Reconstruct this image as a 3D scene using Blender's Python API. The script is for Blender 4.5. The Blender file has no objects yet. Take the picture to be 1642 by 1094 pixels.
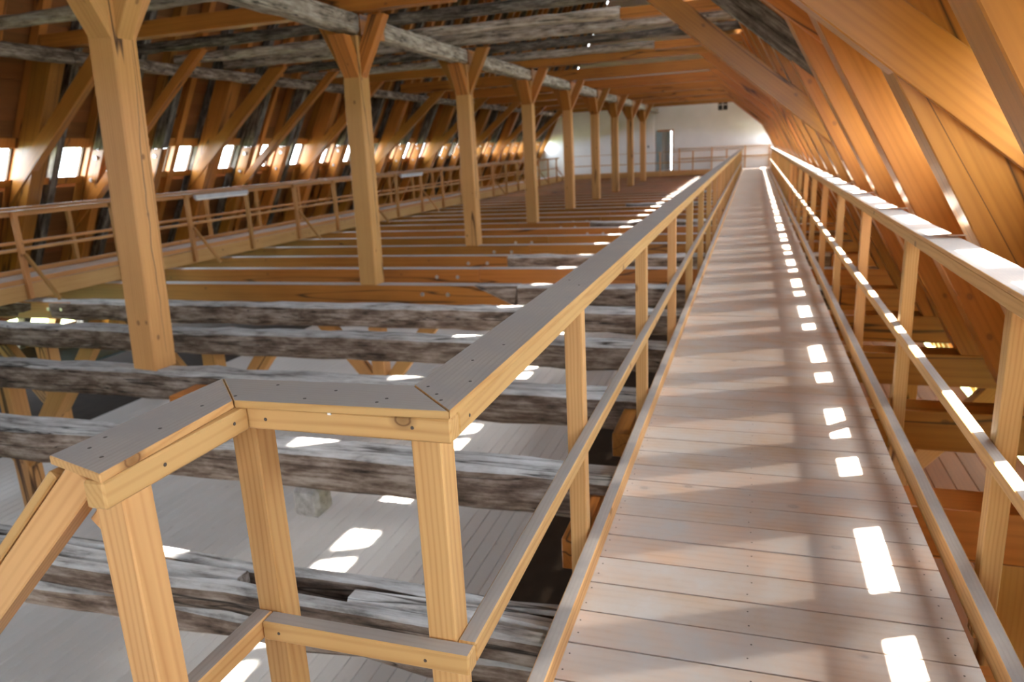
import bpy, bmesh, math, random
from mathutils import Vector, Matrix
random.seed(7)
SC = bpy.context.scene
COL = SC.collection
PI = math.pi

# ------------------------------------------------------------------ camera
H = 1.58
yaw, pitch, roll = math.radians(-18.53), math.radians(-14.555), math.radians(-3.019)
fw = Vector((math.sin(yaw)*math.cos(pitch), math.cos(yaw)*math.cos(pitch), math.sin(pitch)))
rt = Vector((math.cos(yaw), -math.sin(yaw), 0))
up = rt.cross(fw)
r2 = math.cos(roll)*rt + math.sin(roll)*up
u2 = -math.sin(roll)*rt + math.cos(roll)*up
cam = bpy.data.cameras.new('camera')
cam.sensor_width = 36.0
cam.lens = 25.704
cam.clip_start = 0.05
cam.clip_end = 400
cam.dof.use_dof = True
cam.dof.focus_distance = 1.75
cam.dof.aperture_fstop = 4.0
camo = bpy.data.objects.new('camera', cam)
COL.objects.link(camo)
camo.matrix_world = Matrix(((r2.x, u2.x, -fw.x, 0), (r2.y, u2.y, -fw.y, 0), (r2.z, u2.z, -fw.z, H), (0, 0, 0, 1)))
SC.camera = camo

# ------------------------------------------------------------------ world, sun, exposure
w = bpy.data.worlds.new('sky')
SC.world = w
w.use_nodes = True
bg = w.node_tree.nodes['Background']
bg.inputs[0].default_value = (0.80, 0.90, 1.0, 1)
bg.inputs[1].default_value = 34.0
SUN = Vector((-0.44, -0.44, -1.0)).normalized()
sl = bpy.data.lights.new('sun', 'SUN')
sl.energy = 120.0
sl.color = (1.0, 0.93, 0.82)
sl.angle = math.radians(0.8)
so = bpy.data.objects.new('sun', sl)
COL.objects.link(so)
so.rotation_euler = SUN.to_track_quat('-Z', 'Y').to_euler()
so.location = (10, 10, 20)
al = bpy.data.lights.new('added_sun_glow', 'SUN')      # second wide sun added to spread a soft glow round the sun patches
al.energy = 9.0
al.color = (1.0, 0.95, 0.88)
al.angle = math.radians(13)
ao = bpy.data.objects.new('added_sun_glow', al)
COL.objects.link(ao)
ao.rotation_euler = so.rotation_euler
ao.location = (10, 12, 20)
SC.view_settings.view_transform = 'Standard'
SC.view_settings.look = 'None'
SC.view_settings.exposure = -0.50
SC.view_settings.gamma = 1.0
SC.view_settings.use_curve_mapping = False
SC.cycles.max_bounces = 8
SC.cycles.diffuse_bounces = 5
SC.cycles.glossy_bounces = 3
SC.cycles.transparent_max_bounces = 12
SC.cycles.sample_clamp_indirect = 12.0

# roof geometry: inner plane of the leaning posts, 62 degree pitch, mirrored about XC
XC = -5.45
T62 = math.tan(math.radians(62))
S62, C62 = math.sin(math.radians(62)), math.cos(math.radians(62))
def rx(z, d=0.0):            # x of the right slope at height z, d metres outward of the posts' inner face
    return 0.96 + (1.1 - z)/T62 + d/S62
def mir(x): return 2*XC - x
D_RAFT0, D_RAFT1 = 0.40, 0.58
Y0, Y1 = -6.0, 44.4
# slots of daylight in the roof (z range): (side, z0, z1)
SLOTS = [('R', 1.49, 3.05), ('L', 1.54, 2.05), ('R', 4.90, 5.21), ('L', -1.50, -1.12), ('R', -1.30, -1.10)]
ZCLEAR = 1.94            # right windows: clear pane below, added near-opaque pane above to dim the sun

def portal(loc, rot, sx, sy):
    l = bpy.data.lights.new('window_portal', 'AREA')
    l.shape = 'RECTANGLE'; l.size = sx; l.size_y = sy
    l.cycles.is_portal = True
    o = bpy.data.objects.new('window_portal', l); COL.objects.link(o)
    o.location = loc; o.rotation_euler = rot
    return o
for side, za, zb in SLOTS:
    zm = (za+zb)/2
    n = Vector((-S62, 0, -C62)) if side == 'R' else Vector((S62, 0, -C62))
    x = rx(zm, 0.63); x = x if side == 'R' else mir(x)
    q = n.to_track_quat('-Z', 'Y').to_euler()
    portal((x, (Y0+Y1)/2, zm), q, 1, 1)
    o = COL.objects[-1]
    # orient: local Y along world Y, local -Z inward
    zc = -n; yc = Vector((0, 1, 0)); xc = yc.cross(zc)
    o.matrix_world = Matrix(((xc.x, yc.x, zc.x, x), (xc.y, yc.y, zc.y, (Y0+Y1)/2), (xc.z, yc.z, zc.z, zm), (0, 0, 0, 1)))
    o.data.size = (zb-za)/S62; o.data.size_y = Y1-Y0
GW = (-1.8, 1.5, 0.8, 2.7)      # opening added in the unseen gable behind the camera for foreground light (x0, x1, z0, z1)
o = portal((0, 0, 0), (0, 0, 0), GW[1]-GW[0], GW[3]-GW[2])
zc = Vector((0, -1, 0)); yc = Vector((0, 0, 1)); xc = yc.cross(zc)
o.matrix_world = Matrix(((xc.x, yc.x, zc.x, (GW[0]+GW[1])/2), (xc.y, yc.y, zc.y, Y0-0.05), (xc.z, yc.z, zc.z, (GW[2]+GW[3])/2), (0, 0, 0, 1)))

# ------------------------------------------------------------------ materials
class NT:
    def __init__(s, name):
        s.m = bpy.data.materials.new(name); s.m.use_nodes = True
        s.t = s.m.node_tree; s.b = s.t.nodes['Principled BSDF']
    def n(s, typ, **kw):
        nd = s.t.nodes.new(typ)
        for k, v in kw.items():
            if k.startswith('i_'):
                key = k[2:]
                key = int(key) if key.isdigit() else key.replace('_', ' ')
                nd.inputs[key].default_value = v
            else: setattr(nd, k, v)
        return nd
    def l(s, a, b): s.t.links.new(a, b)
    def ramp(s, fac, stops):
        r = s.n('ShaderNodeValToRGB')
        e = r.color_ramp.elements
        while len(e) < len(stops): e.new(0.5)
        for i, (p, c) in enumerate(stops):
            e[i].position = p; e[i].color = (*c, 1) if len(c) == 3 else c
        s.l(fac, r.inputs[0]); return r.outputs[0]
    def mix(s, fac, a, b, mode='MIX'):
        x = s.n('ShaderNodeMix', data_type='RGBA', blend_type=mode)
        if isinstance(fac, (int, float)): x.inputs[0].default_value = fac
        else: s.l(fac, x.inputs[0])
        for k, v in ((6, a), (7, b)):
            if isinstance(v, tuple): x.inputs[k].default_value = (*v, 1)
            else: s.l(v, x.inputs[k])
        return x.outputs[2]
    def math(s, op, a, b=0.0):
        x = s.n('ShaderNodeMath', operation=op)
        for k, v in ((0, a), (1, b)):
            if isinstance(v, (int, float)): x.inputs[k].default_value = v
            else: s.l(v, x.inputs[k])
        return x.outputs[0]

def wood(name, light, dark, knot=(0.16, 0.07, 0.025), rough=0.55, ring=26.0, knots=True, vary=0.14, dust=None, grain=0.5, bump=0.08, spec=0.3, crack=None, dmin=0.55, dsc=3.0):
    """timber with its grain along the local X axis of the piece"""
    t = NT(name)
    tc = t.n('ShaderNodeTexCoord'); oi = t.n('ShaderNodeObjectInfo')
    off = t.n('ShaderNodeVectorMath', operation='SCALE'); off.inputs[0].default_value = (13.1, 7.7, 5.3)
    t.l(oi.outputs['Random'], off.inputs['Scale'])
    ad = t.n('ShaderNodeVectorMath', operation='ADD'); t.l(tc.outputs['Object'], ad.inputs[0]); t.l(off.outputs[0], ad.inputs[1])
    mp = t.n('ShaderNodeMapping'); mp.inputs['Scale'].default_value = (0.55, 1, 1); t.l(ad.outputs[0], mp.inputs[0])
    n1 = t.n('ShaderNodeTexNoise', i_Scale=2.2, i_Detail=2.0); t.l(mp.outputs[0], n1.inputs['Vector'])
    # growth rings: distorted bands across the section
    dv = t.n('ShaderNodeVectorMath', operation='MULTIPLY_ADD'); t.l(n1.outputs['Color'], dv.inputs[0])
    dv.inputs[1].default_value = (0, 0.035, 0.035); t.l(mp.outputs[0], dv.inputs[2])
    m2 = t.n('ShaderNodeMapping'); m2.inputs['Scale'].default_value = (0.05, 1, 1); m2.inputs['Rotation'].default_value = (0.5, 0, 0); t.l(dv.outputs[0], m2.inputs[0])
    wv = t.n('ShaderNodeTexWave', wave_type='BANDS', bands_direction='Y', i_Scale=ring, i_Distortion=3.2, i_Detail=2.0, i_Detail_Scale=0.7)
    t.l(m2.outputs[0], wv.inputs['Vector'])
    m3 = t.n('ShaderNodeMapping'); m3.inputs['Scale'].default_value = (1.6, 70, 70); t.l(ad.outputs[0], m3.inputs[0])
    fib = t.n('ShaderNodeTexNoise', i_Scale=1.0, i_Detail=3.0); t.l(m3.outputs[0], fib.inputs['Vector'])
    g = t.math('MULTIPLY', t.math('POWER', wv.outputs['Fac'], 2.2), grain)
    m4 = t.n('ShaderNodeMapping'); m4.inputs['Scale'].default_value = (0.5, 16, 16); t.l(dv.outputs[0], m4.inputs[0])
    fb2 = t.n('ShaderNodeTexNoise', i_Scale=1.0, i_Detail=2.0); t.l(m4.outputs[0], fb2.inputs['Vector'])
    g = t.math('ADD', g, t.math('MULTIPLY', t.math('SUBTRACT', fib.outputs['Fac'], 0.5), 0.6))
    g = t.math('ADD', g, t.math('MULTIPLY', t.math('SUBTRACT', fb2.outputs['Fac'], 0.38), 0.8))
    g = t.math('ADD', g, t.math('MULTIPLY', t.math('SUBTRACT', n1.outputs['Fac'], 0.5), 1.0))
    col = t.ramp(g, [(0.0, light), (0.55, tuple(0.6*a+0.4*b for a, b in zip(light, dark))), (1.0, dark)])
    if knots:
        mk = t.n('ShaderNodeMapping'); mk.inputs['Scale'].default_value = (4.2, 6.0, 6.0); t.l(ad.outputs[0], mk.inputs[0])
        vo = t.n('ShaderNodeTexVoronoi', i_Scale=1.0, i_Randomness=1.0); t.l(mk.outputs[0], vo.inputs['Vector'])
        k1 = t.ramp(vo.outputs['Distance'], [(0.0, (0.8,)*3), (0.06, (0.6,)*3), (0.075, (1,)*3), (0.09, (0.45,)*3), (0.15, (0, 0, 0))])
        sc = t.n('ShaderNodeSeparateColor'); t.l(vo.outputs['Color'], sc.inputs[0])
        k1 = t.math('MULTIPLY', k1, t.math('GREATER_THAN', sc.outputs[0], 0.45))
        col = t.mix(k1, col, knot)
    if crack:
        mc = t.n('ShaderNodeMapping'); mc.inputs['Scale'].default_value = (0.13, 2.6, 2.6); t.l(ad.outputs[0], mc.inputs[0])
        nc = t.n('ShaderNodeTexNoise', i_Scale=1.0, i_Detail=3.0, i_Roughness=0.4); t.l(mc.outputs[0], nc.inputs['Vector'])
        col = t.mix(t.ramp(t.math('ABSOLUTE', t.math('SUBTRACT', nc.outputs['Fac'], 0.5)), [(0.0, (1, 1, 1)), (crack, (0.8,)*3), (crack*1.8, (0, 0, 0))]), col, (0.05, 0.02, 0.008))
    hs = t.n('ShaderNodeHueSaturation'); t.l(col, hs.inputs['Color'])
    t.l(t.math('ADD', t.math('MULTIPLY', oi.outputs['Random'], vary*2), 1.0-vary), hs.inputs['Value'])
    t.l(t.math('ADD', t.math('MULTIPLY', oi.outputs['Random'], -0.012), 0.506), hs.inputs['Hue'])
    col = hs.outputs[0]
    if dust:
        nd = t.n('ShaderNodeTexNoise', i_Scale=dsc, i_Detail=6.0, i_Roughness=0.65); t.l(ad.outputs[0], nd.inputs['Vector'])
        col = t.mix(t.ramp(nd.outputs['Fac'], [(0.30, (dmin,)*3), (0.66, (0.97,)*3)]), col, dust)
    t.l(col, t.b.inputs['Base Color'])
    t.b.inputs['Roughness'].default_value = rough
    t.b.inputs['Specular IOR Level'].default_value = spec
    bp = t.n('ShaderNodeBump', i_Strength=bump, i_Distance=0.004); t.l(g, bp.inputs['Height']); t.l(bp.outputs[0], t.b.inputs['Normal'])
    return t.m

def oldwood(name, light, mid, dark, crack=True):
    t = NT(name)
    tc = t.n('ShaderNodeTexCoord'); oi = t.n('ShaderNodeObjectInfo')
    off = t.n('ShaderNodeVectorMath', operation='SCALE'); off.inputs[0].default_value = (31.1, 7.7, 5.3)
    t.l(oi.outputs['Random'], off.inputs['Scale'])
    ad = t.n('ShaderNodeVectorMath', operation='ADD'); t.l(tc.outputs['Object'], ad.inputs[0]); t.l(off.outputs[0], ad.inputs[1])
    m1 = t.n('ShaderNodeMapping'); m1.inputs['Scale'].default_value = (1.8, 7, 7); t.l(ad.outputs[0], m1.inputs[0])
    n1 = t.n('ShaderNodeTexNoise', i_Scale=1.6, i_Detail=7.0, i_Roughness=0.68); t.l(m1.outputs[0], n1.inputs['Vector'])
    m2 = t.n('ShaderNodeMapping'); m2.inputs['Scale'].default_value = (1.2, 45, 45); t.l(ad.outputs[0], m2.inputs[0])
    n2 = t.n('ShaderNodeTexNoise', i_Scale=1.0, i_Detail=4.0); t.l(m2.outputs[0], n2.inputs['Vector'])
    f = t.math('ADD', t.math('MULTIPLY', n1.outputs['Fac'], 0.75), t.math('MULTIPLY', n2.outputs['Fac'], 0.30))
    col = t.ramp(f, [(0.36, dark), (0.50, mid), (0.66, light)])
    m3 = t.n('ShaderNodeMapping'); m3.inputs['Scale'].default_value = (0.22, 7, 7); t.l(ad.outputs[0], m3.inputs[0])
    n3 = t.n('ShaderNodeTexNoise', i_Scale=1.0, i_Detail=3.0); t.l(m3.outputs[0], n3.inputs['Vector'])
    ck = t.ramp(t.math('ABSOLUTE', t.math('SUBTRACT', n3.outputs['Fac'], 0.5)), [(0.0, (1, 1, 1)), (0.012, (0, 0, 0))])
    if crack: col = t.mix(ck, col, (0.03, 0.024, 0.02))
    hs = t.n('ShaderNodeHueSaturation'); t.l(col, hs.inputs['Color'])
    t.l(t.math('ADD', t.math('MULTIPLY', oi.outputs['Random'], 0.3), 0.85), hs.inputs['Value'])
    t.l(hs.outputs[0], t.b.inputs['Base Color'])
    t.b.inputs['Roughness'].default_value = 0.85
    t.b.inputs['Specular IOR Level'].default_value = 0.15
    bp = t.n('ShaderNodeBump', i_Strength=0.5, i_Distance=0.012); t.l(f, bp.inputs['Height']); t.l(bp.outputs[0], t.b.inputs['Normal'])
    return t.m

def plain(name, c, rough=0.5, metal=0.0, spec=0.4, mottle=0.12, scale=6.0):
    t = NT(name)
    tc = t.n('ShaderNodeTexCoord')
    n = t.n('ShaderNodeTexNoise', i_Scale=scale, i_Detail=4.0); t.l(tc.outputs['Object'], n.inputs['Vector'])
    a = tuple(v*(1-mottle) for v in c); b = tuple(min(1, v*(1+mottle)) for v in c)
    t.l(t.ramp(n.outputs['Fac'], [(0.3, a), (0.7, b)]), t.b.inputs['Base Color'])
    t.b.inputs['Roughness'].default_value = rough
    t.b.inputs['Metallic'].default_value = metal
    t.b.inputs['Specular IOR Level'].default_value = spec
    return t.m

def glassy(name):
    m = bpy.data.materials.new(name); m.use_nodes = True
    nt = m.node_tree; nt.nodes.clear()
    o = nt.nodes.new('ShaderNodeOutputMaterial'); mx = nt.nodes.new('ShaderNodeMixShader')
    a = nt.nodes.new('ShaderNodeBsdfTransparent'); a.inputs[0].default_value = (0.95, 0.97, 0.97, 1)
    g = nt.nodes.new('ShaderNodeBsdfGlossy'); g.inputs['Roughness'].default_value = 0.03
    lw = nt.nodes.new('ShaderNodeFresnel'); lw.inputs[0].default_value = 1.15
    nt.links.new(lw.outputs[0], mx.inputs[0]); nt.links.new(a.outputs[0], mx.inputs[1]); nt.links.new(g.outputs[0], mx.inputs[2])
    nt.links.new(mx.outputs[0], o.inputs[0])
    return m

def sun_filter(name):  # added pane, out of view, that holds back most of the direct sun
    m = bpy.data.materials.new(name); m.use_nodes = True
    nt = m.node_tree; nt.nodes.clear()
    o = nt.nodes.new('ShaderNodeOutputMaterial'); mx = nt.nodes.new('ShaderNodeMixShader'); mx.inputs[0].default_value = 0.984
    a = nt.nodes.new('ShaderNodeBsdfTransparent')
    g = nt.nodes.new('ShaderNodeBsdfDiffuse'); g.inputs[0].default_value = (0.30, 0.27, 0.23, 1)
    nt.links.new(a.outputs[0], mx.inputs[1]); nt.links.new(g.outputs[0], mx.inputs[2]); nt.links.new(mx.outputs[0], o.inputs[0])
    return m
M = {}
M['sun_filter'] = sun_filter('sun_filter_glass')
M['pine'] = wood('pine_railing', (0.64, 0.375, 0.15), (0.42, 0.19, 0.052), rough=0.5, grain=0.45)
M['pine_dust'] = wood('pine_dusty_top', (0.46, 0.40, 0.34), (0.32, 0.26, 0.21), dust=(0.33, 0.30, 0.28), rough=0.6, knots=False, spec=0.4, dmin=0.25, dsc=6.0)
M['spruce'] = wood('spruce_post', (0.55, 0.30, 0.105), (0.36, 0.16, 0.045), rough=0.55, ring=14, grain=0.3, crack=0.0035)
M['orange'] = wood('orange_timber', (0.42, 0.165, 0.032), (0.15, 0.043, 0.007), rough=0.32, ring=9, vary=0.2, spec=0.45, grain=0.22, crack=0.003)
M['orange_dust'] = wood('orange_timber_dusty_top', (0.50, 0.43, 0.37), (0.36, 0.29, 0.24), dust=(0.45, 0.44, 0.44), rough=0.7, knots=False)
M['board'] = wood('roof_board', (0.22, 0.085, 0.024), (0.12, 0.04, 0.011), rough=0.6, ring=7, vary=0.25, grain=0.25)
M['deck'] = wood('walkway_plank', (0.54, 0.385, 0.275), (0.36, 0.23, 0.15), knot=(0.20, 0.13, 0.10), dust=(0.48, 0.455, 0.435), rough=0.42, ring=9, vary=0.12, grain=0.35, bump=0.05, spec=0.5, dmin=0.05, dsc=4.0)
M['lowdeck'] = wood('lower_plank', (0.68, 0.63, 0.58), (0.54, 0.49, 0.45), knot=(0.28, 0.25, 0.23), dust=(0.64, 0.62, 0.60), rough=0.5, ring=9, vary=0.09, grain=0.3, bump=0.04)
M['rail_shade'] = wood('shaded_rail_pine', (0.50, 0.255, 0.09), (0.32, 0.135, 0.04), rough=0.55, grain=0.3)  # left walkway rails: darker pine, their shade put into the colour
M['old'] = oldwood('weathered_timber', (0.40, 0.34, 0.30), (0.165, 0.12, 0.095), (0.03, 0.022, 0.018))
M['old_top'] = oldwood('weathered_timber_top', (0.62, 0.62, 0.62), (0.42, 0.41, 0.40), (0.10, 0.09, 0.085))  # paler tops: dust plus the sky light they catch, put into the colour
M['old_dark'] = oldwood('blackened_timber', (0.26, 0.235, 0.20), (0.10, 0.085, 0.07), (0.018, 0.015, 0.012))
M['old_pale'] = oldwood('pale_weathered_timber', (0.52, 0.47, 0.41), (0.30, 0.255, 0.21), (0.05, 0.04, 0.032))
M['plaster'] = plain('white_plaster', (0.88, 0.87, 0.85), 0.9, spec=0.1, mottle=0.04, scale=1.2)
M['steel'] = plain('galvanised_steel', (0.62, 0.63, 0.65), 0.38, 0.9)
M['screw'] = plain('screw_head', (0.10, 0.085, 0.075), 0.5, 0.6)
M['frame'] = plain('window_frame_dark', (0.10, 0.055, 0.03), 0.6)
M['teal'] = plain('door_teal_paint', (0.30, 0.38, 0.40), 0.45)
M['glass'] = glassy('window_glass')
M['dark'] = plain('lower_floor_dark', (0.045, 0.03, 0.02), 0.9, spec=0.1)
M['green'] = plain('dark_green_sheet', (0.035, 0.06, 0.05), 0.3, scale=14, mottle=0.4)
M['tube'] = plain('light_fitting_grey', (0.62, 0.64, 0.66), 0.4)
M['stone'] = plain('grey_stub', (0.50, 0.50, 0.51), 0.85, scale=20, mottle=0.3)
M['ground'] = plain('meadow', (0.20, 0.24, 0.10), 0.95, spec=0.05, scale=0.4, mottle=0.3)
M['tile'] = plain('roof_tile', (0.16, 0.06, 0.04), 0.85, spec=0.1)
M['black'] = plain('vent_dark', (0.03, 0.025, 0.025), 0.8)

# ------------------------------------------------------------------ builders
CACHE = {}
def link(name, me, Mw, parent=None):
    o = bpy.data.objects.new(name, me); COL.objects.link(o)
    if parent is not None:
        o.parent = parent
        o.matrix_parent_inverse = Matrix.Identity(4)
        o.matrix_basis = ROOTM[parent.name].inverted() @ Mw
    else:
        o.matrix_world = Mw
    ROOTM[o.name] = Mw
    return o
ROOTM = {}
def tag(o, label, cat=None, group=None, kind=None):
    o['label'] = label
    if cat: o['category'] = cat
    if group: o['group'] = group
    if kind: o['kind'] = kind
    return o
def thing(name, loc, label, cat, group=None, kind=None):
    o = bpy.data.objects.new(name, None); COL.objects.link(o)
    o.empty_display_size = 0.1
    o.location = loc
    ROOTM[o.name] = Matrix.Translation(loc)
    return tag(o, label, cat, group, kind)

def mesh_from(verts, faces, mats, slots=None, name='timber'):
    me = bpy.data.meshes.new(name); me.from_pydata(verts, [], faces)
    for m in mats: me.materials.append(m)
    if slots: me.polygons.foreach_set('material_index', slots)
    me.update(); return me

def box_mesh(L, wd, ht, bev, mats):
    """chamfered bar along local X, centred in Y and Z, from x=0 to x=L"""
    key = ('box', round(L, 4), round(wd, 4), round(ht, 4), bev, tuple(m.name for m in mats))
    if key in CACHE: return CACHE[key]
    V = []; idx = {}
    lo = (0, -wd/2, -ht/2); hi = (L, wd/2, ht/2)
    for i in (0, 1):
        for j in (0, 1):
            for k in (0, 1):
                c = [(lo, hi)[i][0], (lo, hi)[j][1], (lo, hi)[k][2]]
                s = [1 if i == 0 else -1, 1 if j == 0 else -1, 1 if k == 0 else -1]
                for ax in range(3):
                    p = [c[a] + (0 if a == ax else s[a]*bev) for a in range(3)]
                    idx[(i, j, k, ax)] = len(V); V.append(p)
    F = []; S = []
    for ax in range(3):
        o1, o2 = [a for a in range(3) if a != ax]
        for sd in (0, 1):
            q = []
            for a, b in ((0, 0), (1, 0), (1, 1), (0, 1)):
                c = [0, 0, 0]; c[ax] = sd; c[o1] = a; c[o2] = b; q.append(idx[(*c, ax)])
            F.append(q); S.append(1 if (ax == 2 and sd == 1 and len(mats) > 1) else 0)
    for ax in range(3):       # edge chamfers along axis ax
        o1, o2 = [a for a in range(3) if a != ax]
        for a in (0, 1):
            for b in (0, 1):
                c0 = [0, 0, 0]; c0[o1] = a; c0[o2] = b; c1 = list(c0); c1[ax] = 1
                F.append([idx[(*c0, o1)], idx[(*c1, o1)], idx[(*c1, o2)], idx[(*c0, o2)]]); S.append(0)
    for i in (0, 1):
        for j in (0, 1):
            for k in (0, 1):
                F.append([idx[(i, j, k, a)] for a in range(3)]); S.append(0)
    me = mesh_from(V, F, mats, S)
    bm = bmesh.new(); bm.from_mesh(me); bmesh.ops.recalc_face_normals(bm, faces=bm.faces); bm.to_mesh(me); bm.free()
    CACHE[key] = me
    return me

def old_mesh(L, wd, ht, mats, seed, jit=0.014, hole=None):
    """hand-hewn timber: uneven chamfered section along local X"""
    rnd = random.Random(seed)
    n = max(6, int(L/0.32)); V = []; F = []; S = []
    c = min(0.035, 0.22*min(wd, ht))
    ring0 = [(-wd/2+c, -ht/2), (wd/2-c, -ht/2), (wd/2, -ht/2+c), (wd/2, ht/2-c), (wd/2-c, ht/2), (-wd/2+c, ht/2), (-wd/2, ht/2-c), (-wd/2, -ht/2+c)]
    xs = [L*i/n for i in range(n+1)]
    if hole: xs = sorted(set([x for x in xs if not (hole[0]-0.1 < x < hole[1]+0.1)] + [hole[0]-0.14, hole[0], hole[1], hole[1]+0.06]))
    sag = [rnd.uniform(-1, 1)*0.012 for _ in xs]
    for i, x in enumerate(xs):
        for (y, z) in ring0:
            zz = z + rnd.uniform(-jit, jit)*0.8 + sag[i]*0.4
            yy = y + rnd.uniform(-jit, jit) + sag[i]
            if hole and hole[0] <= x <= hole[1] and z > ht/2-0.01 and y < 0:
                zz -= hole[2]
            V.append((x, yy, zz))
    for i in range(len(xs)-1):
        for k in range(8):
            a = i*8+k; b = i*8+(k+1) % 8
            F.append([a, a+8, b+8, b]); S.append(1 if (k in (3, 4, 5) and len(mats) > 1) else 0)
    F.append(list(range(8))); F.append([(len(xs)-1)*8+k for k in range(7, -1, -1)]); S += [0, 0]
    me = mesh_from(V, F, mats, S)
    bm = bmesh.new(); bm.from_mesh(me); bmesh.ops.recalc_face_normals(bm, faces=bm.faces); bm.to_mesh(me); bm.free()
    return me

def frame_mat(a, b, upv=(0, 0, 1)):
    a = Vector(a); x = (Vector(b)-a).normalized(); u = Vector(upv)
    z = (u - x*u.dot(x)).normalized(); y = z.cross(x)
    return Matrix(((x.x, y.x, z.x, a.x), (x.y, y.y, z.y, a.y), (x.z, y.z, z.z, a.z), (0, 0, 0, 1)))

def beam(name, a, b, wd, ht, mats, parent=None, upv=(0, 0, 1), bev=0.005, old=None, jit=0.014, hole=None):
    L = (Vector(b)-Vector(a)).length
    mats = mats if isinstance(mats, (list, tuple)) else [mats]
    me = old_mesh(L, wd, ht, mats, old, jit, hole) if old is not None else box_mesh(L, wd, ht, bev, mats)
    return link(name, me, frame_mat(a, b, upv), parent)

def bar(name, x0, x1, y0, y1, z0, z1, mats, parent=None, bev=0.004, old=None):
    """axis-aligned bar, grain along its longest side, top face = local +Z unless vertical"""
    dx, dy, dz = x1-x0, y1-y0, z1-z0
    cx, cy, cz = (x0+x1)/2, (y0+y1)/2, (z0+z1)/2
    if dz >= dx and dz >= dy: return beam(name, (cx, cy, z0), (cx, cy, z1), dx, dy, mats, parent, (0, 1, 0), bev, old)
    if dx >= dy: return beam(name, (x0, cy, cz), (x1, cy, cz), dy, dz, mats, parent, (0, 0, 1), bev, old)
    return beam(name, (cx, y0, cz), (cx, y1, cz), dx, dz, mats, parent, (0, 0, 1), bev, old)

def prism(name, poly, plane, t0, t1, gdir, mats, parent=None, bev=0.006, topn=None):
    """polygon in plane 'xz','yz' or 'xy' extruded along the third axis t0..t1; local X runs along gdir (2D)"""
    mats = mats if isinstance(mats, (list, tuple)) else [mats]
    ax = {'xz': (0, 2, 1), 'yz': (1, 2, 0), 'xy': (0, 1, 2)}[plane]
    def w3(p, t):
        v = [0, 0, 0]; v[ax[0]] = p[0]; v[ax[1]] = p[1]; v[ax[2]] = t; return Vector(v)
    g = Vector(gdir).normalized()
    X = w3((g.x, g.y), 0); N = w3((0, 0), 1); Yv = N.cross(X)
    org = w3(poly[0], t0)
    key = ('prism', plane, bev, tuple(m.name for m in mats), tuple((round(p[0]-poly[0][0], 4), round(p[1]-poly[0][1], 4)) for p in poly), round(t1-t0, 4), round(g.x, 4), round(g.y, 4), topn)
    Mw = Matrix(((X.x, Yv.x, N.x, org.x), (X.y, Yv.y, N.y, org.y), (X.z, Yv.z, N.z, org.z), (0, 0, 0, 1)))
    if key not in CACHE:
        inv = Mw.inverted(); n = len(poly)
        V = [inv @ w3(p, t0) for p in poly] + [inv @ w3(p, t1) for p in poly]
        F = [list(range(n)), list(range(2*n-1, n-1, -1))] + [[i, (i+1) % n, n+(i+1) % n, n+i] for i in range(n)]
        me = mesh_from([tuple(v) for v in V], F, mats)
        bm = bmesh.new(); bm.from_mesh(me); bmesh.ops.recalc_face_normals(bm, faces=bm.faces)
        if bev: bmesh.ops.bevel(bm, geom=bm.edges[:], offset=bev, segments=1, affect='EDGES')
        if len(mats) > 1:
            for f in bm.faces:
                wn = Mw.to_3x3() @ f.normal
                if wn.z > 0.9: f.material_index = 1
        bm.to_mesh(me); bm.free(); CACHE[key] = me
    return link(name, CACHE[key], Mw, parent)

def disc(name, loc, axis, r, t, mat, parent, seg=12):
    key = ('disc', r, t, mat.name, seg)
    if key not in CACHE:
        V = [(r*math.cos(2*PI*i/seg), r*math.sin(2*PI*i/seg), 0) for i in range(seg)] + [(0.85*r*math.cos(2*PI*i/seg), 0.85*r*math.sin(2*PI*i/seg), t) for i in range(seg)]
        F = [list(range(seg, 2*seg))] + [[i, (i+1) % seg, seg+(i+1) % seg, seg+i] for i in range(seg)]
        CACHE[key] = mesh_from(V, F, [mat])
    z = Vector(axis).normalized(); q = z.to_track_quat('Z', 'Y')
    return link(name, CACHE[key], Matrix.Translation(loc) @ q.to_matrix().to_4x4(), parent)

ORD = ['first', 'second', 'third', 'fourth', 'fifth', 'sixth', 'seventh', 'eighth', 'ninth', 'tenth']
def nth(i):
    if i < 10: return ORD[i]
    n = i+1
    return '%d%s' % (n, 'th' if 10 <= n % 100 <= 13 else {1: 'st', 2: 'nd', 3: 'rd'}.get(n % 10, 'th'))

def place(i, first):
    return '%s in view from the foreground' % nth(i-first) if i >= first else '%s back behind the viewer' % nth(first-1-i)
# ------------------------------------------------------------------ the frame grid
POSTY = [5.35, 9.7, 14.05, 18.4, 22.6, 26.7, 30.7, 34.7, 38.8]
JY = [5.35-1.45*k for k in range(6, 0, -1)]
for a, b in zip(POSTY, POSTY[1:]):
    JY += [a, a+(b-a)/3, a+2*(b-a)/3]
JY += [POSTY[-1], POSTY[-1]+1.35, POSTY[-1]+2.7, POSTY[-1]+4.1]
ZJ = -0.25               # top of the floor joists
ZC = 3.52                # underside of the collars

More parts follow.
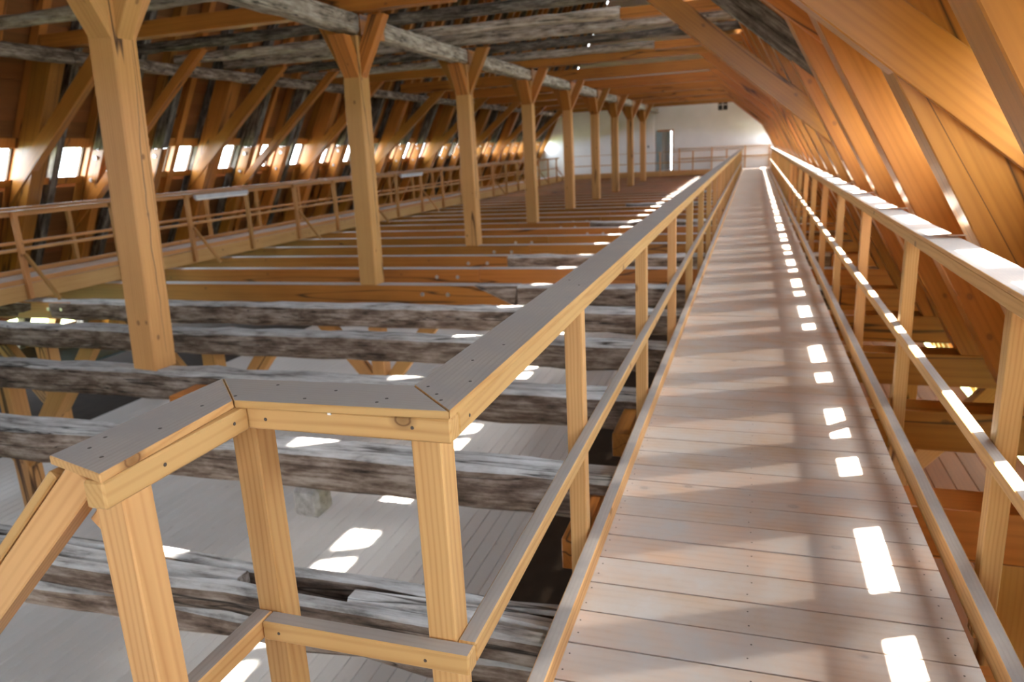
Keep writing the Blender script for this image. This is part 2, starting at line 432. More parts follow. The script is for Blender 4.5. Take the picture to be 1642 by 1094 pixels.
# ------------------------------------------------------------------ roof slopes (boards are parts)
ZR0 = -2.45
ridge_z = 1.1 + (0.96 + D_RAFT1/S62 - XC)*T62
for side in ('L', 'R'):
    root = thing('ceiling_left' if side == 'L' else 'ceiling_right', (XC, 19, ridge_z),
                 'steep boarded roof slope behind the rafters on the %s with a long row of slit windows' % ('far left' if side == 'L' else 'right above the walkway'), 'roof', kind='structure')
    gaps = [(a, b) for s, a, b in SLOTS if s == side]
    edges = [ZR0]
    stops = sorted([g for gp in gaps for g in gp] + [ridge_z+0.02])
    segs = []; cur = ZR0
    for a, b in sorted(gaps): segs.append((cur, a)); cur = b
    segs.append((cur, ridge_z+0.02))
    for za, zb in segs:
        n = max(1, round((zb-za)/S62/0.24)); dz = (zb-za)/n
        for i in range(n):
            a, b = za+i*dz, za+(i+1)*dz+(0.02 if i < n-1 else 0)
            off = 0.0 if i % 2 else 0.032
            pts = [(rx(a, 0.585+off), a), (rx(a, 0.615+off), a), (rx(b, 0.615+off), b), (rx(b, 0.585+off), b)]
            if side == 'L': pts = [(mir(x), z) for x, z in pts]
            V = [(y-19, x-XC, z-(za+zb)/2) for y in (Y0, Y1) for x, z in pts]
            # local frame: X along world Y
            key = None
            me = mesh_from(V, [[0, 1, 2, 3], [7, 6, 5, 4], [0, 4, 5, 1], [1, 5, 6, 2], [2, 6, 7, 3], [3, 7, 4, 0]], [M['board']], name='board')
            Mw = Matrix(((0, 1, 0, XC), (1, 0, 0, 19), (0, 0, 1, (za+zb)/2), (0, 0, 0, 1)))
            link('board', me, Mw, root)

# boards that close the slots beyond the first and last rafter
for side, za, zb in SLOTS:
    pr = bpy.data.objects['ceiling_left' if side == 'L' else 'ceiling_right']
    for ya, yb in ((Y0, JY[0]-0.07),) + (() if 1.0 < za < 3 else ((JY[-1]+0.07, Y1),)):
        q = [(rx(za, 0.59), za), (rx(za, 0.65), za), (rx(zb, 0.65), zb), (rx(zb, 0.59), zb)]
        if side == 'L': q = [(mir(x), z) for x, z in q]
        prism('board', q, 'xz', ya, yb, (C62 if side == 'L' else -C62, S62), M['board'], pr, bev=0)

# rafters
for side in ('L', 'R'):
    ys = []
    for i, y in enumerate(JY):
        ys.append(y)
        if i+1 < len(JY): ys.append((y+JY[i+1])/2)
    for i, y in enumerate(ys):
        z0, z1 = -2.3, ridge_z-0.5
        p = [(rx(z0, D_RAFT0), z0), (rx(z0, D_RAFT1), z0), (rx(z1, D_RAFT1), z1), (rx(z1, D_RAFT0), z1)]
        if side == 'L': p = [(mir(x), z) for x, z in p]
        old = side == 'L' and i % 5 in (1, 4)
        o = prism('rafter', p, 'xz', y-0.075, y+0.075, (-C62 if side == 'R' else C62, S62), M['old_dark'] if old else M['orange'])
        tag(o, '%s rafter of the %s roof slope, %s' % ('blackened old' if old else 'orange timber', 'left' if side == 'L' else 'right', place(i, 18 if side == 'L' else 10)), 'rafter', 'rafters of the %s slope' % ('left' if side == 'L' else 'right'))

# slit windows in the slots between the rafters
nwin = 0
for side, za, zb in SLOTS[:2]:
    ys = []
    for i, y in enumerate(JY):
        ys.append(y)
        if i+1 < len(JY): ys.append((y+JY[i+1])/2)
    ys += [JY[-1]+0.72, Y1+0.07]
    for i in range(len(ys)-1):
        ya, yb = ys[i]+0.075, ys[i+1]-0.075
        nwin += 1
        sg = 1 if side == 'R' else -1
        def P(z, d): return (rx(z, d) if side == 'R' else mir(rx(z, d)))
        root = thing('window_%d' % nwin, (P(za, 0.5), (ya+yb)/2, za), 'slit window between rafters of the %s slope, %s' % ('left' if side == 'L' else 'right', place(i, 18 if side == 'L' else 10)), 'window', kind='structure')
        for z0, z1, nm in ((za-0.12, za, 'sill'), (zb, zb+0.16, 'lintel')):
            q = [(P(z0, 0.44), z0), (P(z0, 0.575), z0), (P(z1, 0.575), z1), (P(z1, 0.44), z1)]
            prism(nm, q, 'xz', ya, yb, (-C62*sg, S62), M['orange'], root, bev=0)
        fr = 0.035
        for (y0, y1) in ((ya, ya+fr), (yb-fr, yb)):
            q = [(P(za, 0.52), za), (P(za, 0.575), za), (P(zb, 0.575), zb), (P(zb, 0.52), zb)]
            prism('jamb', q, 'xz', y0, y1, (-C62*sg, S62), M['frame'], root, bev=0)
        for p0, p1, mt in (((za, zb, 'glass'),) if side == 'L' else ((za, ZCLEAR, 'glass'), (ZCLEAR, zb, 'sun_filter'))):
            V = [(P(p0, 0.55), ya+fr, p0), (P(p0, 0.55), yb-fr, p0), (P(p1, 0.55), yb-fr, p1), (P(p1, 0.55), ya+fr, p1)]
            me = mesh_from([(x-P(za, 0.5), y-(ya+yb)/2, z-za) for x, y, z in V], [[0, 1, 2, 3]], [M[mt]], name='pane')
            link('pane', me, Matrix.Translation((P(za, 0.5), (ya+yb)/2, za)), root)
        if side == 'R':
            q = [(P(ZCLEAR-0.012, 0.535), ZCLEAR-0.012), (P(ZCLEAR-0.012, 0.575), ZCLEAR-0.012), (P(ZCLEAR+0.012, 0.575), ZCLEAR+0.012), (P(ZCLEAR+0.012, 0.535), ZCLEAR+0.012)]
            prism('transom', q, 'xz', ya+fr, yb-fr, (-C62*sg, S62), M['frame'], root, bev=0)

# ------------------------------------------------------------------ gables
def wall_poly(name, y0, y1, holes, mat, label):
    """white gable built of plain blocks around its openings"""
    root = thing(name, (XC, y0, -2.4), label, 'wall', kind='structure')
    zs = sorted(set([ZR0, ridge_z] + [h[2] for h in holes] + [h[3] for h in holes]))
    for za, zb in zip(zs, zs[1:]):
        cuts = sorted([(h[0], h[1]) for h in holes if h[2] <= za+1e-6 and h[3] >= zb-1e-6])
        def spans(z0, z1):
            xs = []; cur = None
            L0, R0, L1, R1 = mir(rx(z0, 0.6)), rx(z0, 0.6), mir(rx(z1, 0.6)), rx(z1, 0.6)
            pa, pb = (L0, z0), (L1, z1)
            for c in cuts:
                xs.append([pa, (c[0], z0), (c[0], z1), pb]); pa, pb = (c[1], z0), (c[1], z1)
            xs.append([pa, (R0, z0), (R1, z1), pb]); return xs
        for q in spans(za, zb):
            prism('masonry', q, 'xz', y0, y1, (1, 0), mat, root, bev=0)
    return root
DOOR = (-5.43, -4.45, 0.0, 2.30)
wf = wall_poly('wall_far', Y1, Y1+0.5, [DOOR], M['plaster'], 'white plastered gable wall at the far end with an open glazed door')
bar('pilaster', -5.95, -5.55, Y1-0.10, Y1, -2.4, 5.0, M['plaster'], wf)
wn = wall_poly('wall_near', Y0-0.5, Y0, [GW], M['plaster'], 'white gable wall behind the viewer with a wide glazed opening')
for k in range(6):  # bars of the added opening
    x = GW[0] + (GW[1]-GW[0])*k/5
    bar('mullion', x-0.05, x+0.05, Y0-0.3, Y0-0.2, GW[2], GW[3], M['pine'], wn)
# small four-pane vent high in the far wall
vt = thing('wall_vent', (-1.75, Y1, 3.55), 'small dark four-part vent opening high on the white far wall', 'vent')
bar('back_plate', -2.0, -1.5, Y1-0.03, Y1-0.002, 3.2, 3.75, M['black'], vt)
for (x0, x1, z0, z1) in ((-1.77, -1.73, 3.2, 3.75), (-2.0, -1.5, 3.455, 3.495)):
    bar('glazing_bar', x0, x1, Y1-0.05, Y1-0.03, z0, z1, M['plaster'], vt)
# door
d = thing('door_1', (DOOR[0], Y1, 0), 'open glazed grey-green door in the white far wall', 'door', kind='structure')
for (x0, x1, z0, z1) in ((DOOR[0], DOOR[0]+0.07, 0, 2.3), (DOOR[1]-0.07, DOOR[1], 0, 2.3), (DOOR[0]+0.07, DOOR[1]-0.07, 2.22, 2.3)):
    bar('door_frame', x0, x1, Y1-0.04, Y1+0.2, z0, z1, M['teal'] if z0 == 0 and x0 < -5 else M['orange'], d)
lf = bar('door_leaf', DOOR[0]+0.08, DOOR[0]+0.34, Y1+0.02, Y1+0.07, 0.02, 2.2, M['teal'], d)
bar('door_stile', DOOR[0]+0.36, DOOR[0]+0.42, Y1+0.3, Y1+0.36, 0.02, 2.2, M['plaster'], d)
bar('door_stile', DOOR[0]+0.58, DOOR[0]+0.63, Y1+0.6, Y1+0.66, 0.02, 2.2, M['teal'], d)
bar('door_handle', DOOR[0]+0.28, DOOR[0]+0.31, Y1-0.05, Y1+0.02, 1.0, 1.16, M['steel'], d)
rm = thing('wall_back_room', (-5, Y1+3, 0), 'pale back wall of the small room seen through the open far door', 'wall', kind='structure')
bar('panel', -7.4, -4.86, Y1+2.5, Y1+2.6, -0.1, 2.8, M['plaster'], rm)
bar('panel', -4.80, -2.5, Y1+2.5, Y1+2.6, -0.1, 2.8, M['orange'], rm)
bar('floor_slab', -7.4, -2.5, Y1+0.5, Y1+2.5, -0.2, -0.02, M['plaster'], rm)
bar('roof_slab', -7.4, -2.5, Y1+0.5, Y1+2.5, 2.8, 3.0, M['plaster'], rm)
bar('side_wall', -7.5, -7.4, Y1+0.5, Y1+2.6, -0.2, 3.0, M['plaster'], rm)
bar('side_wall', -2.5, -2.4, Y1+0.5, Y1+2.6, -0.2, 3.0, M['plaster'], rm)
sw = bar('light_switch', -5.92, -5.83, Y1-0.12, Y1-0.10, 1.35, 1.47, M['black'])
tag(sw, 'small dark switch on the pilaster left of the far door', 'switch')

# ground outside
gme = mesh_from([(-150, -150, 0), (150, -150, 0), (150, 150, 0), (-150, 150, 0)], [[0, 1, 2, 3]], [M['ground']], name='ground')
tag(link('ground', gme, Matrix.Translation((0, 20, -9))), 'green meadow far below outside the slit windows', 'ground', kind='structure')

# ------------------------------------------------------------------ lower storey floor
ZL = -1.95
fl = thing('floor_lower', (-6, 19, ZL-0.06), 'dark boarded floor of the storey below the open joists', 'floor', kind='structure')
bar('subfloor', mir(2.9), 2.9, Y0, Y1, ZL-0.30, ZL-0.06, M['dark'], fl, bev=0)
x = -9.23
while x < -1.95:
    bar('plank', x, x+0.123, Y0+0.1, 15.0, ZL-0.058, ZL, M['lowdeck'], fl, bev=0.003)
    x += 0.128

x = -0.35
while x < 2.7:
    bar('plank', x, x+0.195, Y0+0.1, 20.0, ZL-0.058, ZL-0.004, M['board'], fl, bev=0.003)
    x += 0.2

# ------------------------------------------------------------------ joists
NJ = len(JY)
XL, XRr = mir(2.25), 2.25
for i, y in enumerate(JY):
    vis = i - 3          # index counted from the first joist in view (y = 2.45 -> i = 4)
    if y < 9.0: kind = 'old'
    elif abs(y-9.7) < 0.1: kind = 'split'
    else: kind = 'new'
    lab = {'old': 'weathered grey floor joist', 'split': 'half orange half grey spliced floor joist', 'new': 'orange timber floor joist with dusty top'}[kind]
    root = thing('floor_joist', (XC, y, ZJ-0.28), '%s, %s' % (lab, place(i, 4)), 'joist', 'floor joists')
    yy = random.uniform(-0.015, 0.015)
    if kind == 'old':
        hole = None
        if abs(y-2.45) < 0.1: hole = (-2.15-XL, -1.62-XL, 0.09)
        if hole:
            hx0, hx1 = -2.2, -1.62
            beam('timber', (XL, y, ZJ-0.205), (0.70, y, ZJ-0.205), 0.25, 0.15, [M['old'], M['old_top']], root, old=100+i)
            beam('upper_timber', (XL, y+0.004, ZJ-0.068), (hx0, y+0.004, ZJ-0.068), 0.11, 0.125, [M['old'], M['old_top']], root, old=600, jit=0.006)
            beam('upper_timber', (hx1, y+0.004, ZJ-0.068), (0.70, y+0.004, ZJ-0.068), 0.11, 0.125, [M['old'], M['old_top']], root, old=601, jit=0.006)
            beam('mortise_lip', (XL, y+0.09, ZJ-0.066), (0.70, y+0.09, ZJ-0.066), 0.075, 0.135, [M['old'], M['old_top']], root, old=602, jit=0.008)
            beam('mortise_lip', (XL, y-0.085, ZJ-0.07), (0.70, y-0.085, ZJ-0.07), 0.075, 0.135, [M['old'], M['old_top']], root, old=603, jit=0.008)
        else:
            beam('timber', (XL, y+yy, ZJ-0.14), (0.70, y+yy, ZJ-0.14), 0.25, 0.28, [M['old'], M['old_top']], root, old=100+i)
        bar('end_timber', 0.71, XRr, y-0.12, y+0.12, ZJ-0.28, ZJ, M['orange'], root)
        if y > 5.4:      # new ends let in on the far left
            bar('end_timber', XL-0.02, -9.6, y-0.14, y-0.126, ZJ-0.27, ZJ-0.01, M['orange'], root)
            for q in (-10.05, -9.8): disc('bolt', (q, y-0.14, ZJ-0.12), (0, -1, 0), 0.03, 0.012, M['steel'], root)
    elif kind == 'split':
        prism('timber', [(XL, ZJ-0.28), (-3.15, ZJ-0.28), (-3.75, ZJ), (XL, ZJ)], 'xz', y-0.12, y+0.12, (1, 0), [M['orange'], M['orange_dust']], root)
        beam('end_timber', (-3.1, y, ZJ-0.14), (1.05, y, ZJ-0.14), 0.22, 0.28, [M['old'], M['old_top']], root, old=100+i)
        prism('wedge', [(-3.74, ZJ), (-3.15, ZJ-0.275), (-3.10, ZJ)], 'xz', y-0.11, y+0.11, (1, 0), [M['old'], M['old_top']], root, bev=0)
        bar('end_timber', 1.06, XRr, y-0.12, y+0.12, ZJ-0.28, ZJ, M['orange'], root)
        for q in (-4.55, -4.15): disc('bolt', (q, y-0.12, ZJ-0.13), (0, -1, 0), 0.032, 0.015, M['steel'], root)
    else:
        sp = random.choice([-4.2, -3.9, -3.4, -2.9])
        if i % 4 == 3 and y < 30:
            bar('timber', XL, sp, y-0.12, y+0.12, ZJ-0.27, ZJ, [M['orange'], M['orange_dust']], root)
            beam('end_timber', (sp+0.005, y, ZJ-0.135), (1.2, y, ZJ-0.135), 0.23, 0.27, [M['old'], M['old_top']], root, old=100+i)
            bar('end_timber', 1.21, XRr, y-0.12, y+0.12, ZJ-0.27, ZJ, M['orange'], root)
        else:
            bar('timber', XL, sp, y-0.12, y+0.12, ZJ-0.27, ZJ, [M['orange'], M['orange_dust']], root)
            bar('end_timber', sp+0.006, XRr, y-0.12, y+0.12, ZJ-0.27, ZJ, [M['orange'], M['orange_dust']], root)
        if y < 22:
            for q in (sp-0.75, sp-0.38): disc('bolt', (q, y-0.12, ZJ-0.13), (0, -1, 0), 0.032, 0.015, M['steel'], root)

# ------------------------------------------------------------------ collars
def near_any(y, ys): return any(abs(y-q) < 0.1 for q in ys)
ncol = -1
for i, y in enumerate(JY):
    if y > 19.0 and not near_any(y, POSTY+[42.9]): continue
    ncol += 1
    xr = rx(ZC+0.30, 0.385); xl = mir(xr)
    mode = ['old', 'old', 'oldL', 'oldR', 'old', 'oldL'][i % 6] if y < 17 else ['new', 'newR', 'new', 'new', 'oldR', 'new'][i % 6]
    lab = {'old': 'weathered grey collar tie', 'oldL': 'grey collar tie with an orange right end', 'oldR': 'orange collar tie with a grey right half', 'new': 'orange collar tie', 'newR': 'orange collar tie with a short grey patch'}[mode]
    root = thing('collar_tie', (XC, y, ZC), '%s overhead, %s' % (lab, place(ncol, 8)), 'collar tie', 'collar ties under the upper roof')
    hc = 0.29 if y > 19 else (0.21 if near_any(y, POSTY) else 0.15); zc0 = ZC+0.02+hc/2+random.uniform(0, 0.05)
    if mode == 'old':
        beam('timber', (xl, y, zc0), (xr, y, zc0), 0.20, hc, M['old_pale'] if near_any(y, POSTY) else M['old_dark'], root, old=200+i)
    elif mode == 'oldL':
        beam('timber', (xl, y, zc0), (-2.1, y, zc0), 0.20, hc, M['old_pale'], root, old=200+i)
        bar('end_timber', -2.095, xr, y-0.11, y+0.11, ZC+0.005, ZC+0.015+hc, M['orange'], root)
    elif mode == 'oldR':
        bar('timber', xl, -3.8, y-0.11, y+0.11, ZC+0.005, ZC+0.015+hc, M['orange'], root)
        beam('end_timber', (-3.795, y, zc0), (xr, y, zc0), 0.20, hc, M['old_pale'], root, old=200+i)
    elif mode == 'newR':
        bar('timber', xl, -3.0, y-0.11, y+0.11, ZC+0.005, ZC+0.015+hc, M['orange'], root)
        beam('patch', (-2.995, y, zc0), (-1.6, y, zc0), 0.19, hc-0.01, M['old_top'], root, old=200+i)
        bar('end_timber', -1.595, xr, y-0.11, y+0.11, ZC+0.005, ZC+0.015+hc, M['orange'], root)
    else:
        bar('timber', xl, xr, y-0.11, y+0.11, ZC+0.005, ZC+0.015+hc, M['orange'], root)

# ------------------------------------------------------------------ leaning posts with head braces
T39 = math.tan(math.radians(39.5))
def leaning(side, i, y):
    main = near_any(y, POSTY)
    oldb = side == 'R' and near_any(y, [8.25])
    if side == 'R':
        zq = {3.9: 1.83, 8.25: 2.3, 9.7: 1.62, 14.05: 2.05}.get(round(y, 2), 2.1 if (main and y > 9) else (2.5 if y < 9 else None))
        thin = False
    else:
        zq = 1.66 if main or y < 5 else (1.15 if near_any(y-1.45, POSTY[1:3]) else None)
        thin = not main
    oldt = side == 'L' and thin and i % 3 != 0
    lit = 'right' if side == 'R' else 'left'
    look = ' with old grey head brace' if oldb else (' with orange head brace' if zq else (' thin and blackened on top' if oldt else ' without a brace'))
    root = thing('leaning_post', ((rx(ZJ, 0.19) if side == 'R' else mir(rx(ZJ, 0.19))), y, ZJ),
                 '%s-slope leaning post%s, %s' % (lit, look, place(i, 4 if side == 'R' else 9)),
                 'leaning post', 'leaning posts of the %s slope' % lit)
    m = (lambda q: q) if side == 'R' else (lambda q: [(mir(x), z) for x, z in q])
    g = (-C62, S62) if side == 'R' else (C62, S62)
    z0, z1 = ZJ, ZC
    wl = 0.12 if side == 'R' else (0.085 if thin else 0.13)
    da, db = (0.10, 0.34) if thin else (0.0, 0.37)
    def leg(nm, z0, z1, mt): return prism(nm, m([(rx(z0, da), z0), (rx(z0, db), z0), (rx(z1, db), z1), (rx(z1, da), z1)]), 'xz', y-wl, y+wl, g, mt, root)
    if oldt:
        leg('timber', 2.0, z1, M['old_dark']); leg('lower_timber', z0, 1.995, M['orange'])
    else: leg('timber', z0, z1, M['orange'])
    # head brace, lapped over the near face of the post
    if zq:
        xa, za = rx(zq), zq
        def low(x): return za + (xa-x)*T39
        hv = (0.24 if zq > 1.3 else 0.15)/math.cos(math.radians(39.5))
        x1 = xa-(ZC-za)/T39; x2 = xa-(ZC-za-hv)/T39
        def exit_(c):          # where a brace edge (raised by c) leaves the post on its outer side
            t = 0.0
            while xa+t < rx(low(xa+t)+c, 0.345): t += 0.005
            return (xa+t, low(xa+t)+c)
        q = [exit_(0), exit_(hv), (x2, ZC), (x1, ZC)]
        gb = (-math.cos(math.radians(39.5)), math.sin(math.radians(39.5)))
        if side == 'L': gb = (-gb[0], gb[1])
        prism('head_brace', m(q), 'xz', y-wl-0.02, y-wl+0.13, gb, M['old_dark'] if oldb else M['orange'], root)
    if side == 'R' and (near_any(y, [9.7]) or (i % 5 == 2 and y > 15)) or oldt:
        for zz in ((2.26, 1.87, 1.45) if side == 'R' else (1.85, 1.45)):
            xx = rx(zz, 0.17); xx = xx if side == 'R' else mir(rx(zz, 0.22))
            disc('bolt', (xx, y-wl-(0.02 if zq else 0.0), zz), (0, -1, 0), 0.04, 0.02, M['steel'], root)
for i, y in enumerate(JY):
    for side in ('L', 'R'): leaning(side, i, y)
# side plates just under the collars, one timber per post bay
for side in ('L', 'R'):
    xs = [y for y in [Y0+0.02, -3.35, 1.0]+POSTY+[Y1-0.02]]
    for k, (a, b) in enumerate(zip(xs, xs[1:])):
        xx = rx(3.36, -0.20); xx = xx if side == 'R' else mir(xx)
        if side == 'R': continue
        o = beam('side_plate', (xx, a+0.003, 3.385), (xx, b-0.003, 3.385), 0.2, 0.2, M['old'], old=300+k)
        tag(o, 'weathered grey plate length on the left leaning posts, %s' % place(k, 3), 'plate', 'side plates')

# ------------------------------------------------------------------ centre posts, purlin
PW = 0.135
PX = -5.42
for k, y in enumerate(POSTY):
    root = thing('centre_post', (PX, y, ZJ), '%s tall square spruce post of the centre row, with braces at its head' % ['nearest', 'second', 'third', 'fourth', 'fifth', 'sixth', 'seventh', 'eighth', 'farthest'][k], 'post', 'row of centre posts')
    bar('shaft', PX-PW, PX+PW, y-PW, y+PW, ZJ+0.001, 3.235 if k > 1 else 3.225, M['spruce'], root, bev=0.012)
    root.rotation_euler = (0, math.radians([3.4, 1.3][k] if k < 2 else 0), 0)
    zb = 2.68
    for s in (-1, 1):
        # braces across, up to the collar
        tn = math.tan(math.radians(27))
        xo = PX+s*PW
        zk = ZC if k > 1 else ZC-0.045
        q = [(xo-s*0.02, zb-0.10), (xo, zb), (xo+s*(zk-zb)*tn, zk), (xo+s*((zk-zb)*tn-0.235), zk), (xo-s*0.02, zb+0.36)]
        prism('brace', q, 'xz', y-0.085, y+0.085, (s*math.sin(math.radians(27)), math.cos(math.radians(27))), M['orange'] if k else M['spruce'], root)
        tn = math.tan(math.radians(33)); zt = 3.232 if k > 1 else 3.205
        yo = y+s*PW
        q = [(yo-s*0.02, zb-0.10), (yo, zb), (yo+s*(zt-zb)*tn, zt), (yo+s*((zt-zb)*tn-0.20), zt), (yo-s*0.02, zb+0.25)]
        prism('brace', q, 'yz', PX-PW+0.015, PX+PW-0.015, (s*math.sin(math.radians(33)), math.cos(math.radians(33))), M['orange'] if k else M['spruce'], root)
    if k < 3:            # long drying crack down the sunny face
        rc = random.Random(50+k); zs = [0.1*q-0.1 for q in range(28)]; V = []; F = []; yc = 0.02
        for q, zz in enumerate(zs):
            yc = max(-0.05, min(0.07, yc+rc.uniform(-0.012, 0.012))); hw = 0.0035*math.sin(PI*(q+0.6)/len(zs))+0.0008
            V += [(PW+0.0006, yc-hw, zz-ZJ), (PW+0.0006, yc+hw, zz-ZJ)]
            if q: F.append([2*q-2, 2*q-1, 2*q+1, 2*q])
        link('crack', mesh_from(V, F, [M['screw']], name='crack'), Matrix.Translation((PX, y, ZJ)), root)
ps = [Y0+0.05, 1.0]+POSTY+[Y1-0.05]
LEAN = {POSTY[0]: 0.205, POSTY[1]: 0.078}
for k, (a, b) in enumerate(zip(ps, ps[1:])):
    root = thing('centre_purlin', (PX, a, 3.24), 'grey purlin length over the centre posts, %s' % place(k, 2), 'purlin', 'centre purlin lengths')
    xa, xb = PX+LEAN.get(a, 0), PX+LEAN.get(b, 0)
    def on(y): return xa+(xb-xa)*(y-a)/(b-a)
    beam('end_timber', (on(a+0.015), a+0.015, 3.376), (on(a+0.75), a+0.75, 3.376), 0.25, 0.278, M['orange'], root)
    beam('timber', (on(a+0.755), a+0.755, 3.38), (on(b-0.015), b-0.015, 3.38), 0.25, 0.262, M['old_pale'], root, old=400+k)

# ------------------------------------------------------------------ our walkway
wk = thing('walkway', (0.05, 20, -0.25), 'long plank walkway with grey-brown boards running to the far wall', 'walkway')
y = -1.035; k = 0
pm = [M['deck']]
while y < 41.6:
    bar('plank', -0.59, 0.695, y+0.0035, y+0.1765, -0.028, random.choice((0, 0, -0.0015, -0.001)), pm, wk, bev=0.001)
    y += 0.18
for (x0, x1) in ((-0.56, -0.42), (0.50, 0.64)):
    bar('stringer', x0, x1, -1.0, 41.8, ZJ, -0.03, M['pine'], wk)
y = -1.035; V = []; F = []
while y < 16:
    for xx in (-0.52, -0.50, 0.03, 0.64):
        for dy in (0.05, 0.13):
            c = (xx+random.uniform(-.008, .008), y+dy+random.uniform(-.01, .01))
            if xx == -0.50: continue
            b = len(V)
            V += [(c[0]-0.05+0.0035*math.cos(a*PI/3), c[1]-20+0.0035*math.sin(a*PI/3), 0.2506) for a in range(6)]
            F.append(list(range(b, b+6)))
    y += 0.18
nl = link('nail_heads', mesh_from(V, F, [M['screw']], name='nails'), Matrix.Translation((0.05, 20, -0.25)), wk)
nl['kind'] = 'stuff'

PN, PD = [M['pine'], M['pine_dust']], M['pine']
def rail_run(root, xi, s, y0, y1, posts, cap=True, capmat=None):
    """a straight railing along Y. xi = inner face x, s = +1 when the posts stand on the +x side"""
    def bx(nm, a, b, *r, **k): return bar(nm, min(a, b), max(a, b), *r, **k)
    bx('under_rail', xi, xi+s*0.045, y0, y1, 1.020, 1.072, PD, root)
    bx('mid_rail', xi, xi+s*0.045, y0, y1, 0.475, 0.525, PN, root)
    for py in posts: bx('post', xi+s*0.046, xi+s*0.114, py-0.034, py+0.034, -0.24, 1.071, PD, root)

# left railing with its corner
rl = thing('walkway_railing', (-0.63, 1.3, -0.24), 'pine railing on the left of the walkway with an angled corner in the foreground', 'railing')
XI = -0.556
posts = [2.66+1.8*k for k in range(22)]
prism('handrail', [(XI, 1.25), (XI, 41.4), (XI-0.145, 41.4), (XI-0.145, 1.395)], 'xy', 1.0725, 1.09, (0, 1), PN, rl, bev=0.002)
rail_run(rl, XI, -1, 1.2955, 41.4, posts)
bar('toe_board', -0.589, -0.536, 0.2, 41.4, 0.001, 0.075, PN, rl)
# corner cap pieces
prism('handrail', [(XI-0.001, 1.248), (XI-0.146, 1.393), (-1.192, 1.372), (-1.052, 1.232)], 'xy', 1.0725, 1.09, (1, 0), PN, rl, bev=0.002)
prism('handrail', [(-1.0535, 1.231), (-1.194, 1.371), (-1.197, 0.905), (-1.030, 0.858)], 'xy', 1.0725, 1.09, (0, 1), PN, rl, bev=0.002)
bar('under_rail', -1.052, XI, 1.248, 1.294, 1.020, 1.072, PD, rl)
bar('under_rail', -1.078, -1.033, 0.862, 1.247, 1.020, 1.072, PD, rl)
bar('mid_rail', -1.085, XI, 1.248, 1.294, 0.475, 0.525, PN, rl)
bar('mid_rail', -1.131, -1.086, 0.60, 1.294, 0.475, 0.525, PN, rl)
for (x0, y0) in ((-0.671, 1.296), (-1.128, 1.296), (-1.113, 0.905)):
    bar('post', x0, x0+0.069, y0, y0+0.069, -0.55, 1.071 if y0 > 1 else 1.019, PD, rl, bev=0.003)
# handrail going down the stair
a = Vector((-1.205, 0.975, 1.062)); dirn = Vector((-0.71, 0, -0.70)).normalized(); nup = Vector((-0.70, 0, 0.71)).normalized()
def st(dn, dy, d0=0.0): return a - nup*dn + Vector((0, dy, 0)) + dirn*d0
beam('stair_handrail', st(0.012, 0, 0), st(0.012, 0, 1.5), 0.145, 0.02, PN, rl, upv=nup, bev=0.003)
beam('stair_rail', st(0.057, -0.045, -0.05), st(0.057, -0.045, 1.5), 0.05, 0.066, PD, rl, upv=nup, bev=0.003)
beam('stair_rail', st(0.108, 0.02, -0.08), st(0.108, 0.02, 0.10), 0.05, 0.036, PD, rl, upv=nup, bev=0.003)
for (px, py) in ((-0.60, 1.31), (-0.625, 1.345), (-0.665, 1.39), (-0.585, 1.44), (-0.64, 1.60), (-0.72, 1.30), (-0.73, 1.275), (-0.86, 1.33), (-0.90, 1.27), (-1.02, 1.345), (-1.07, 1.26), (-1.10, 1.19), (-1.09, 1.06), (-1.15, 0.95), (-1.09, 0.92), (-1.165, 1.0), (-0.60, 2.6), (-0.66, 2.7), (-0.61, 1.75)):
    disc('screw', (px, py, 1.0895), (0, 0, 1), 0.0042, 0.0012, M['screw'], rl, 8)
for (px, pz) in ((-0.64, 1.05), (-0.99, 1.045), (-0.66, 0.498), (-1.04, 0.50)):
    disc('screw', (px, 1.2475, pz), (0, -1, 0), 0.0042, 0.0012, M['screw'], rl, 8)
for (py, pz) in ((1.35, 1.045), (1.0, 1.045), (1.2, 1.05)):
    disc('screw', (XI+0.0005 if py > 1.3 else -1.0325, py, pz), (1, 0, 0), 0.0042, 0.0012, M['screw'], rl, 8)

bar('tag', -0.832, -0.824, 1.2445, 1.2478, 1.066, 1.082, M['plaster'], rl, bev=0.0005)
# right railing
rr = thing('walkway_railing', (0.84, 2.0, -0.24), 'pine railing on the right of the walkway beneath the leaning posts', 'railing')
XR = 0.768
bar('handrail', XR-0.002, XR+0.145, -1.0, 41.4, 1.0725, 1.09, PN, rr, bev=0.002)
rail_run(rr, XR, 1, -1.0, 41.4, [2.74+1.8*k for k in range(-2, 22)])
bar('toe_board', 0.728, 0.782, -1.0, 41.4, -0.02, 0.07, PN, rr)
for y in JY[4:20]:
    bar('strap', XR+0.11, 0.95, y-0.015, y+0.015, 1.0905, 1.0945, M['steel'], rr, bev=0.0005)

